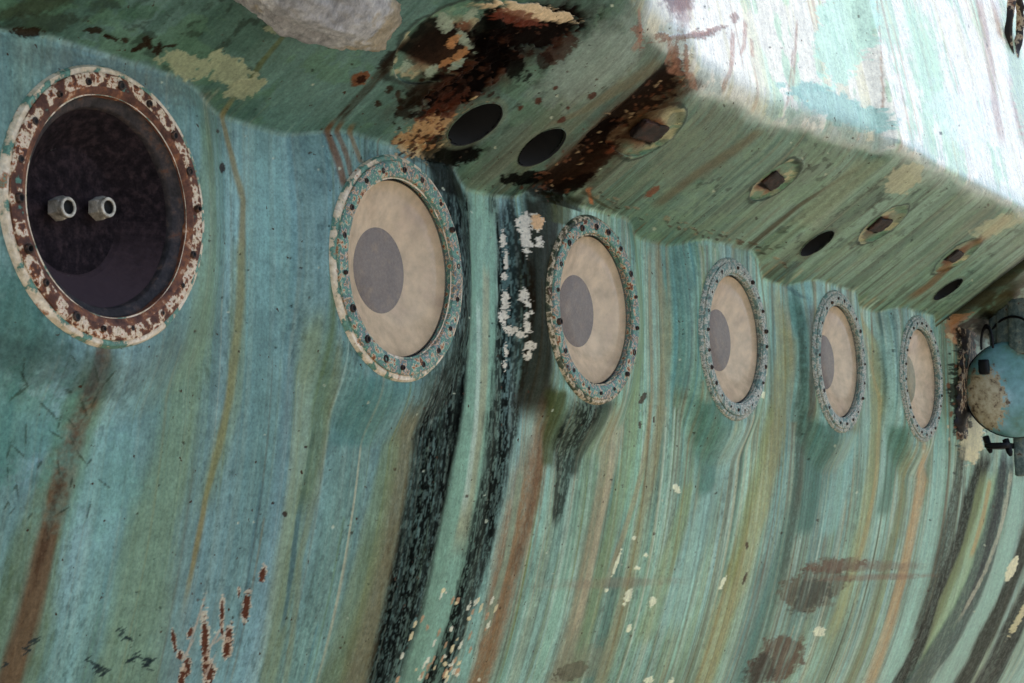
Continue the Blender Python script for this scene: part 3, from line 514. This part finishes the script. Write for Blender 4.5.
# ------------------------------------------------------------------ object helpers
def link(o, parent=None):
    sc.collection.objects.link(o)
    if parent: o.parent = parent
    return o
def empty(name, loc, parent=None):
    o = bpy.data.objects.new(name, None); o.empty_display_size = .1; link(o, parent); o.location = loc; return o
def meshobj(name, verts, faces, mats, parent=None, smooth=True, fm=None, sharp=None):
    me = bpy.data.meshes.new(name); me.from_pydata([tuple(v) for v in verts], [], faces)
    for q in (mats if isinstance(mats, (list, tuple)) else [mats]): me.materials.append(q)
    if fm is not None: me.polygons.foreach_set('material_index', fm)
    me.update(); me.polygons.foreach_set('use_smooth', [smooth]*len(me.polygons))
    if sharp: me.set_sharp_from_angle(angle=math.radians(sharp))
    return link(bpy.data.objects.new(name, me), parent)
def lathe(profile, seg=96, wob=0, seed=1, closed=False, mi=None):
    """profile of (radius, n) turned about the outward axis; local coords x along, y = -n, z up, metres"""
    V = []; Fc = []; Mi = []; k = len(profile)
    for i in range(seg):
        a = 2*math.pi*i/seg
        for j, (r, n) in enumerate(profile):
            w = 1+(wob*(float(vn(a*3+seed, r*9+j, seed))-.5) if r > 0 else 0)
            V.append((r*w*math.cos(a)*R, -(n+wob*.8*(float(vn(a*5+seed, j+.5, seed+3))-.5))*R, r*w*math.sin(a)*R))
    for i in range(seg):
        i2 = (i+1) % seg
        for j in range(k if closed else k-1):
            j2 = (j+1) % k
            Fc.append((i*k+j, i2*k+j, i2*k+j2, i*k+j2)); Mi.append(mi[j] if mi else 0)
    return V, Fc, Mi

# ------------------------------------------------------------------ ground (below the picture; lights the underside)
gm = mat('pale_gravel', L(186, 176, 158), .95); gn = noise(gm, 6, 8, .7)
lk(gm, ramp(gm, gn, [(.3, L(118, 112, 96)), (.7, L(160, 152, 136))]), gm.node_tree.nodes['Principled BSDF'].inputs['Base Color']); bump(gm, gn, .6, .03)
g = meshobj('ground', [(-60, -60, 0), (60, -60, 0), (60, 60, 0), (-60, 60, 0)], [(0, 1, 2, 3)], gm, smooth=False); g['kind'] = 'structure'

# ------------------------------------------------------------------ the submersible
sub = empty('submersible', (WX[2]*R, RHO*R, 0))
sub['label'] = 'weathered green submersible hull with six round portholes in a row under a rusty overhang'; sub['category'] = 'submersible'
OFF = -Vector(sub.location)
def gridmesh(name, fmask, label=None):
    co = np.stack([X2*R, -NN*R, U2*R+ZW], -1).reshape(-1, 3)+np.array(OFF)
    idx = np.arange(NX*NU).reshape(NX, NU)
    q = np.stack([idx[:-1, :-1], idx[1:, :-1], idx[1:, 1:], idx[:-1, 1:]], -1)[fmask]
    used, inv = np.unique(q, return_inverse=True); inv = inv.reshape(q.shape)
    me = bpy.data.meshes.new(name); me.vertices.add(len(used)); me.vertices.foreach_set('co', co[used].ravel())
    nf = len(q); me.loops.add(nf*4); me.loops.foreach_set('vertex_index', inv.ravel().astype(np.int32))
    me.polygons.add(nf); me.polygons.foreach_set('loop_start', np.arange(nf, dtype=np.int32)*4)
    me.polygons.foreach_set('use_smooth', np.ones(nf, bool)); me.update(calc_edges=True)
    ca = me.attributes.new('paint', 'FLOAT_COLOR', 'POINT')
    ca.data.foreach_set('color', np.concatenate([np.clip(C, 0, 1), RG[..., None]-.27], -1).reshape(-1, 4)[used].astype(np.float32).ravel())
    me.materials.append(hullm); o = link(bpy.data.objects.new(name, me), sub)
    return o
isu = isund[:-1, :-1]; keep = ~(holecut[:-1, :-1] & holecut[1:, 1:])
for wx in WX: keep &= ~(np.hypot(X2-wx, U2) < .88)[:-1, :-1]
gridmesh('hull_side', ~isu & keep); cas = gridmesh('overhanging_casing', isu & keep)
# the rest of the round hull and the casing's top, coarse
def strip(name, prof):
    V = []; Fc = []
    for X in (XG[0], XG[-1]):
        for n, u in prof: V.append(W(X, n, u)+OFF)
    k = len(prof)
    for j in range(k-1): Fc.append((j, k+j, k+j+1, j+1))
    o = meshobj(name, V, Fc, plain, sub); return o
plain = mat('faded_green_paint', L(108, 140, 124), .6)
a0 = math.asin(-6.29/RHO)
strip('keel_plating', [(RHO*math.cos(a0-k*.15)-RHO-.19, RHO*math.sin(a0-k*.15)-.30) for k in range(0, 24)])
strip('deck', [(.62, 7.9), (.4, 8.15), (0, 8.3), (-RHO-1, 8.4), (-RHO*1.9, 8), (-RHO*2, 2)])

def porthole(i):
    dark = i == 0
    p_flange = [(1.03, -.10), (1.02, -.01), (1.0, .020), (.985, .024), (.965, .024), (.955, .016), (.80, .016)]
    V, Fc, Mi = lathe(p_flange, 120, .008, i+1)
    fmat = [flange_cream, flange_cream, flange_dark, flange_pale, flange_pale, flange_pale][i]
    root = meshobj('porthole', V, Fc, fmat, sub, sharp=40); root.location = W(WX[i], 0, 0)+OFF
    V, Fc, Mi = lathe([(.965, .01), (.962, .040), (.950, .048), (.85, .048), (.825, .040), (.815, .01), (.815, -.10)] if not dark else
                      [(.965, .01), (.96, .036), (.945, .042), (.86, .040), (.83, .030), (.80, .012), (.79, -.05)], 120, .012, i+9,
                      mi=[0]*7 if not dark else [0, 0, 0, 1, 1, 1, 1])
    ring = meshobj('clamp_ring', V, Fc, [[ring_rust, ring_teal, ring_teal, flange_pale, flange_pale, flange_pale][i], ring_mid], root, sharp=40, fm=Mi)
    nb = [18, 18, 18, 24, 22, 24][i]; bv = []; bf = []
    ht = .050 if not dark else .044
    b_prof = [(.028, -.012), (.028, .006), (.023, .012), (.016, .012), (.015, .001), (0, .001)] if i < 3 else [(.022, -.012), (.022, .004), (.018, .009), (.013, .009), (.012, .001), (0, .001)]
    V, Fc, Mi = lathe(b_prof, 12); Mi = [0 if m_ < 3 else 1 for m_ in [j for _ in range(12) for j in range(5)]]
    bme = None; rr_ = random.Random(i)
    allv = []; allf = []; allm = []
    for k in range(nb):
        a = 2*math.pi*(k+.3+i*.17)/nb+rr_.uniform(-.035, .035); rad = .893+rr_.uniform(-.008, .008)
        loc = Vector((rad*math.cos(a)*R, -ht*R+rr_.uniform(-.002, .001), rad*math.sin(a)*R))
        if i < 5:
            if bme is None:
                b = meshobj('bolt', V, Fc, [bolt_m, dark_m], root, fm=Mi); bme = b.data
            else: b = link(bpy.data.objects.new('bolt', bme), root)
            b.location = loc; s_ = rr_.choice([.7, .85, 1, 1, 1.3]); b.scale = (s_, s_*rr_.choice([.4, .8, 1, 2.2]), s_); b.rotation_euler = (rr_.uniform(-.12, .12), rr_.uniform(0, 3), rr_.uniform(-.12, .12))
        else:
            o_ = len(allv); allv += [Vector(v)+loc for v in V]; allf += [tuple(q+o_ for q in f_) for f_ in Fc]; allm += Mi
    if i == 5: b = meshobj('bolt', allv, allf, [bolt_m, dark_m], root, fm=allm); b['kind'] = 'stuff'
    if dark:
        root['label'] = 'large blanked porthole with rusty flange, dark cavity and two hex fittings'
        V, Fc, Mi = lathe([(.80, .0), (.79, -.025), (.78, -.03), (.735, -.055), (.725, -.06), (.715, -.11)], 120, .006, 2)
        meshobj('inner_rim', V, Fc, cavity_rim, root)
        prof = [(.72, -.10), (.67, -.16), (.58, -.26), (.50, -.35), (.47, -.37)]
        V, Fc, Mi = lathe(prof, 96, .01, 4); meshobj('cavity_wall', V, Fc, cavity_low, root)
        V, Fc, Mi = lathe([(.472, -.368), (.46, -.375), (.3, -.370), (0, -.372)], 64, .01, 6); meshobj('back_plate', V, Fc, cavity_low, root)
        for px, py in ((66, 207.5), (106, 207.5)):
            d = M3 @ np.array([(px-512)/F, -(py-341.5)/F, 1.0]); tt = (-.22-CAM[1])/d[1]; q = CAM+d*tt
            V = []; Fc = []; Mi = []
            prof = [(.105, -.115), (.105, -.03), (.096, -.012), (.085, -.01)]; 
            for j, (r, n) in enumerate(prof):
                for k in range(6):
                    a = math.pi/6+k*math.pi/3; V.append((r*math.cos(a)*R, -n*R, r*math.sin(a)*R))
            for j in range(3):
                for k in range(6): Fc.append((j*6+k, j*6+(k+1) % 6, (j+1)*6+(k+1) % 6, (j+1)*6+k)); Mi.append(0)
            Fc.append(tuple(range(18, 24))); Mi.append(0)
            o_ = len(V)
            v2_, f2_, _ = lathe([(.088, -.011), (.088, .028), (.082, .036), (.062, .036), (.058, .028), (.056, -.004), (0, -.004)], 24)
            V += v2_; Fc += [tuple(x+o_ for x in f_) for f_ in f2_]; Mi += [0 if j % 6 < 4 else 1 for j in range(len(f2_))]
            ft = meshobj('hex_fitting', V, Fc, [steel_m, dark_m], root, fm=Mi, sharp=30)
            ft.scale = (.86, .86, .86); ft.location = Vector((q[0]*R-WX[0]*R, .22*R, q[2]*R))
    else:
        V, Fc, Mi = lathe([(.79, -.04), (.78, -.05), (.60, -.13), (.40, -.225), (.385, -.23)], 96)
        meshobj('tapered_seat', V, Fc, cone_m, root)
        V, Fc, Mi = lathe([(.82, -.05), (.81, -.035), (.80, -.035), (.79, -.06)], 96); meshobj('gap_shade_ring', V, Fc, black_m, root)  # added black ring, stands for the shaded gap round the pane
        V, Fc, Mi = lathe([(.39, -.228), (.38, -.232), (.2, -.232), (0, -.232)], 64)
        meshobj('inner_disc', V, Fc, green_disc_m if i == 5 else disc_m, root)
        V, Fc, Mi = lathe([(.797, -.10), (.795, -.030), (.785, -.020), (.5, -.012), (0, -.010)], 96)
        meshobj('window_pane', V, Fc, pane, root)
    if i == 5: root['label'] = 'farthest small porthole with a grey-green inner disc'
    return root
for i in range(6): porthole(i)

# rusty square stubs in the fixing pads
tn = math.radians(34)
def frame_under(px, py, lift):
    a = at(px, py); x = Vector((1, 0, 0)); s = Vector((0, -math.cos(tn), math.sin(tn))); nrm = Vector((0, -math.sin(tn), -math.cos(tn)))
    p = W(*a)+nrm*lift*R
    return Matrix.Translation(p+OFF) @ Matrix((x, s, nrm)).transposed().to_4x4()
def rough_box(name, sx, sy, sz, material, parent, n=10, amp=.006, seed=0, mw=None):
    V = []; Fc = []; idx = {}
    def vert(p):
        k = tuple(round(c_, 5) for c_ in p)
        if k not in idx:
            idx[k] = len(V); w = [float(fb(p[0]*6+seed+q*7, p[1]*6+p[2]*5, 500+q, 3))-.5 for q in range(3)]
            rr2 = 1-.04*(abs(p[0])**6*abs(p[1])**6+abs(p[1])**6*abs(p[2])**6+abs(p[0])**6*abs(p[2])**6)
            V.append(Vector(((p[0]*sx*rr2+amp*w[0]*4)*R, (p[1]*sy*rr2+amp*w[1]*4)*R, (p[2]*sz*rr2+amp*w[2]*4)*R)))
        return idx[k]
    for ax in range(3):
        for sg in (-1, 1):
            for i in range(n):
                for j in range(n):
                    c4 = []
                    for di, dj in ((0, 0), (1, 0), (1, 1), (0, 1)):
                        p = [0, 0, 0]; p[ax] = sg; p[(ax+1) % 3] = -1+2*(i+di)/n; p[(ax+2) % 3] = -1+2*(j+dj)/n; c4.append(vert(p))
                    Fc.append(tuple(c4) if sg > 0 else tuple(c4[::-1]))
    o = meshobj(name, V, Fc, material, parent)
    if mw is not None: o.matrix_basis = mw
    return o
for k, (px, py, r) in enumerate(PADS):
    if k == 0: continue
    else:
        mw = frame_under(px-1, py+1, -.03) @ Matrix.Rotation(math.radians([0, 5, -10, 8, -4][k]), 4, 'Z'); sx, sy = [(.24, .12), (.21, .11), (.21, .12), (.19, .11)][k-1]
    rough_box('bracket_stub', sx, sy, .035, rustbar_m, sub, seed=k, mw=mw)
def rock(name, loc, axes, half, material, seed=0, n=110, amp=.5):
    V = []; Fc = []
    for i in range(n+1):
        th = math.pi*i/n
        for j in range(2*n):
            ph = math.pi*j/n; d = np.array([math.cos(th), math.sin(th)*math.cos(ph), math.sin(th)*math.sin(ph)])
            e = np.sign(d)*np.abs(d)**.8
            k = 1+amp*(float(fb(d[0]*1.6+3, d[1]*1.6+d[2]*1.3+7, 600+seed, 3))-.5)+.05*(float(fb(d[0]*9+3, d[1]*7+d[2]*8+9, 610+seed, 3))-.5)*3.4+.10*abs(float(fb(d[0]*4+3, d[1]*4+d[2]*3+9, 620+seed, 2))-.5)
            V.append(sum((Vector(axes[q])*e[q]*half[q]*k*R for q in range(3)), Vector((0, 0, 0))))
    for i in range(n):
        for j in range(2*n): Fc.append((i*2*n+j, i*2*n+(j+1) % (2*n), (i+1)*2*n+(j+1) % (2*n), (i+1)*2*n+j))
    o = meshobj(name, V, Fc, material); o.location = loc; return o
rockm = mat('chalky_grey', rough=.95); n_a = noise(rockm, 5, 5, .6); n_b = noise(rockm, 55, 8, .75, stretch=(1, 1, .4))
cc = ramp(rockm, n_a, [(.34, L(150, 146, 144)), (.45, L(206, 202, 200)), (.52, L(222, 218, 214)), (.57, L(200, 184, 156)), (.68, L(166, 148, 122))])
cc = mixc(rockm, 1.0, cc, ramp(rockm, n_b, [(.3, (.55, .55, .57)), (.5, (1.1, 1.1, 1.1)), (.68, (1.6, 1.6, 1.6))]), 'MULTIPLY')
lk(rockm, cc, rockm.node_tree.nodes['Principled BSDF'].inputs['Base Color']); bump(rockm, n_b, 1.0, .03)
ra = at(312, -14); rp = W(ra[0], ra[1], ra[2])+Vector((0, -math.sin(tn), -math.cos(tn)))*.13*R
rk = rock('weathered_block', rp, [(1, 0, 0), (0, -math.cos(tn), math.sin(tn)), (0, -math.sin(tn), -math.cos(tn))], (.92, .32, .20), rockm, 3)
rk['label'] = 'pale grey chalky eroded block stuck to the underside of the overhang'; rk['category'] = 'block'

plain_dark = chipped('drain_lip_paint', [(.3, L(50, 62, 52)), (.5, L(84, 100, 84)), (.7, L(70, 60, 44))], 40)
greym = chipped('grey_blue_worn_paint', [(.3, L(60, 72, 70)), (.5, L(96, 112, 108)), (.62, L(130, 138, 126)), (.7, L(90, 60, 44))], 30)
# domed lamp housing at the far end
def on_ray(px, py, n):
    d = M3 @ np.array([(px-512)/F, -(py-341.5)/F, 1.0]); t = (n-CAM[1])/d[1]; return CAM+d*t
lc = on_ray(1014, 389, .55)
def on_x(px, py, X):
    d = M3 @ np.array([(px-512)/F, -(py-341.5)/F, 1.0]); return CAM+d*((X-CAM[0])/d[0])
print('lamp', lc, at(1014, 389))
domem = mat('worn_dome_paint', rough=.4); n_a = noise(domem, 5.5, 6, .6); n_b = noise(domem, 40, 6, .7)
cc = ramp(domem, n_a, [(.36, L(150, 186, 192)), (.46, L(118, 162, 164)), (.56, L(100, 146, 138)), (.64, L(96, 120, 98)), (.70, L(170, 160, 140))]); cc = mixc(domem, 1.0, cc, ramp(domem, n_b, [(.3, (.8, .8, .8)), (.7, (1.15, 1.15, 1.15))]), 'MULTIPLY')
pq = on_x(983, 402, lc[0]-.6); pw = W(*pq); gp = nd(domem, 'ShaderNodeNewGeometry'); mp_ = nd(domem, 'ShaderNodeMapping'); mp_.inputs['Scale'].default_value = (1, 1, .55); lk(domem, gp.outputs['Position'], mp_.inputs[0]); vd = nd(domem, 'ShaderNodeVectorMath', operation='DISTANCE'); lk(domem, mp_.outputs[0], vd.inputs[0]); vd.inputs[1].default_value = (pw[0], pw[1], pw[2]*.55)
ad = nd(domem, 'ShaderNodeMath', operation='MULTIPLY_ADD'); lk(domem, n_b, ad.inputs[0]); ad.inputs[1].default_value = .16; lk(domem, vd.outputs['Value'], ad.inputs[2])
pm_ = ramp(domem, ad.outputs[0], [(.175, (1, 1, 1)), (.185, (0, 0, 0))]); cc = mixc(domem, pm_, cc, ramp(domem, n_b, [(.36, L(84, 66, 50)), (.44, L(168, 150, 118)), (.6, L(196, 184, 154))]))
lk(domem, cc, domem.node_tree.nodes['Principled BSDF'].inputs['Base Color']); bump(domem, n_b, .3, .003)
creamp = chipped('cream_patch', [(.3, L(96, 70, 48)), (.36, L(150, 112, 76)), (.46, L(196, 180, 150)), (.6, L(172, 148, 116)), (.68, L(84, 66, 50))], 30)
ax = Vector((-.86, -.35, .10)).normalized(); sx_ = ax.cross(Vector((0, 0, 1))).normalized(); sz_ = sx_.cross(ax)     # the dome's own axis
Mx = Matrix((sx_, ax, sz_)).transposed().to_4x4()
V = []; Fc = []; Mi = []; nn = 48
for i in range(nn+1):
    th = math.pi*i/nn
    for j in range(64):
        ph = 2*math.pi*j/64; V.append((.84*R*math.sin(th)*math.cos(ph), .62*R*math.cos(th)*(1 if th > math.pi/2 else .55), .86*R*math.sin(th)*math.sin(ph)))
for i in range(nn):
    for j in range(64): Fc.append((i*64+j, i*64+(j+1) % 64, (i+1)*64+(j+1) % 64, (i+1)*64+j)); Mi.append(0)
dome = meshobj('lamp_housing', V, Fc, [domem], sub); dome.matrix_basis = Matrix.Translation(W(*lc)+OFF) @ Mx
dome['label'] = 'rounded teal lamp housing with worn cream patch, handle and black clip'
def torus(name, r0, r1, material, parent, loc, rot, a0=0, a1=2*math.pi, seg=48, sx=1):
    V = []; Fc = []; full = abs(a1-a0-2*math.pi) < 1e-6; ns = seg if full else seg+1
    for i in range(ns):
        a = a0+(a1-a0)*i/seg
        for j in range(12):
            b = 2*math.pi*j/12; rr3 = r0+r1*math.cos(b); V.append((rr3*math.cos(a)*R*sx, r1*math.sin(b)*R, rr3*math.sin(a)*R))
    for i in range(seg if full else seg):
        i2 = (i+1) % ns
        for j in range(12): Fc.append((i*12+j, i2*12+j, i2*12+(j+1) % 12, i*12+(j+1) % 12))
    o = meshobj(name, V, Fc, material, parent); o.matrix_basis = Matrix.Translation(loc) @ rot; return o
torus('rim', .848, .022, black_m, dome, Vector((0, 0, 0)), Matrix())
def place(name, px, py, X, half, material, rot=0, parent=None):
    q = on_x(px, py, X); o = rough_box(name, *half, material, parent or sub, n=4, amp=.002)
    o.matrix_basis = Matrix.Translation(W(*q)+OFF) @ Matrix.Rotation(rot, 4, 'Y'); return o
def under_dome(o): 
    mw = o.matrix_basis.copy(); o.parent = dome; o.matrix_basis = dome.matrix_basis.inverted() @ mw
o = place('clip', 984, 367, lc[0]-.62, (.09, .08, .13), black_m); under_dome(o)
q = on_x(987, 345, lc[0]-.55); o = torus('handle', .17, .024, black_m, sub, W(*q)+OFF, Matrix.Rotation(math.radians(62), 4, 'Z'), -.2, math.pi+.2, 24, .8); o.scale = (1, 1, 1.9); under_dome(o)
o = place('stay', 1000, 446, lc[0]-.1, (.30, .20, .05), black_m); under_dome(o); o = place('stay', 1020, 452, lc[0]+.1, (.05, .10, .42), greym); under_dome(o)
for px, py in ((989, 447), (1009, 450)):
    q = on_x(px, py, lc[0]-.15); V, Fc, Mi = lathe([(.06, -.2), (.055, .04), (.03, .11), (0, .12)], 16)
    o = meshobj('stud', V, Fc, black_m, sub); o.matrix_basis = Matrix.Translation(W(*q)+OFF) @ Matrix.Rotation(math.radians(70), 4, 'X') @ Matrix.Rotation(math.radians(-15), 4, 'Z'); under_dome(o)
for px, py, n, hf in ((1000, 326, lc[0]+.25, (.16, .16, .42)), (1014, 330, lc[0]+.05, (.05, .3, .45)), (1026, 326, lc[0]-.05, (.05, .3, .5))):
    place('mounting_plate', px, py, n, hf, greym, .1)
q = on_x(1012, 352, lc[0]-.1); torus('hose', .62, .022, black_m, sub, W(*q)+OFF, Matrix.Rotation(math.radians(62), 4, 'Z'), .6, 2.8, 30)
# rusty curved frame strip behind the lamp
crustm = chipped('rust_eaten_strip', [(.36, L(20, 17, 14)), (.50, L(40, 30, 23)), (.53, L(176, 158, 130)), (.57, L(104, 70, 48)), (.60, L(26, 22, 18)), (.72, L(76, 92, 82))], 11)
V = []; Fc = []
for k in range(40):
    py = 318+k*3.1; a = at(966+3*math.sin(k*.13), py); u = a[2]; x = a[0]; b_ = float(f_wall(x, u))
    wv_ = .46+.08*math.sin(k*1.7)+.06*math.sin(k*.6)-.2*max(0, (k-32)/8)
    for dx, dn in ((-wv_, -.05), (-wv_*.96, .016), (0, .020), (wv_*.9, .014), (wv_, -.08)):
        V.append(W(x+dx, b_+dn, u)+OFF)
for k in range(39):
    for j in range(4): Fc.append((k*5+j, k*5+j+1, k*5+6+j, k*5+5+j))
meshobj('frame_strip', V, Fc, crustm, sub)
# dark lifting eye, top right
q = at(1012, 26, .08); V, Fc, Mi = lathe([(.25, 0), (.27, .07), (.33, .11), (.39, .07), (.41, 0)], 32, .05, 3)
o = meshobj('lifting_eye', V, Fc, crustm, sub); o.matrix_basis = Matrix.Translation(W(*q)+OFF) @ Matrix.Rotation(.12, 4, 'X'); o.scale = (1.0, 1, 1.6)

for a, r in HP:
    x_ = Vector((1, 0, 0)); s_ = Vector((0, -math.cos(tn), math.sin(tn))); n_ = x_.cross(s_)
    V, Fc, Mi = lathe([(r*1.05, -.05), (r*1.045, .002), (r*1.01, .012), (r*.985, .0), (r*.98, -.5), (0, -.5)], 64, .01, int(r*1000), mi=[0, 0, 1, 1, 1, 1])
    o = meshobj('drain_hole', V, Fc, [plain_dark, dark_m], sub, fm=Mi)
    o.matrix_basis = Matrix.Translation(W(*a)+OFF) @ Matrix((x_, Vector((0, math.sin(tn), math.cos(tn))), s_)).transposed().to_4x4()
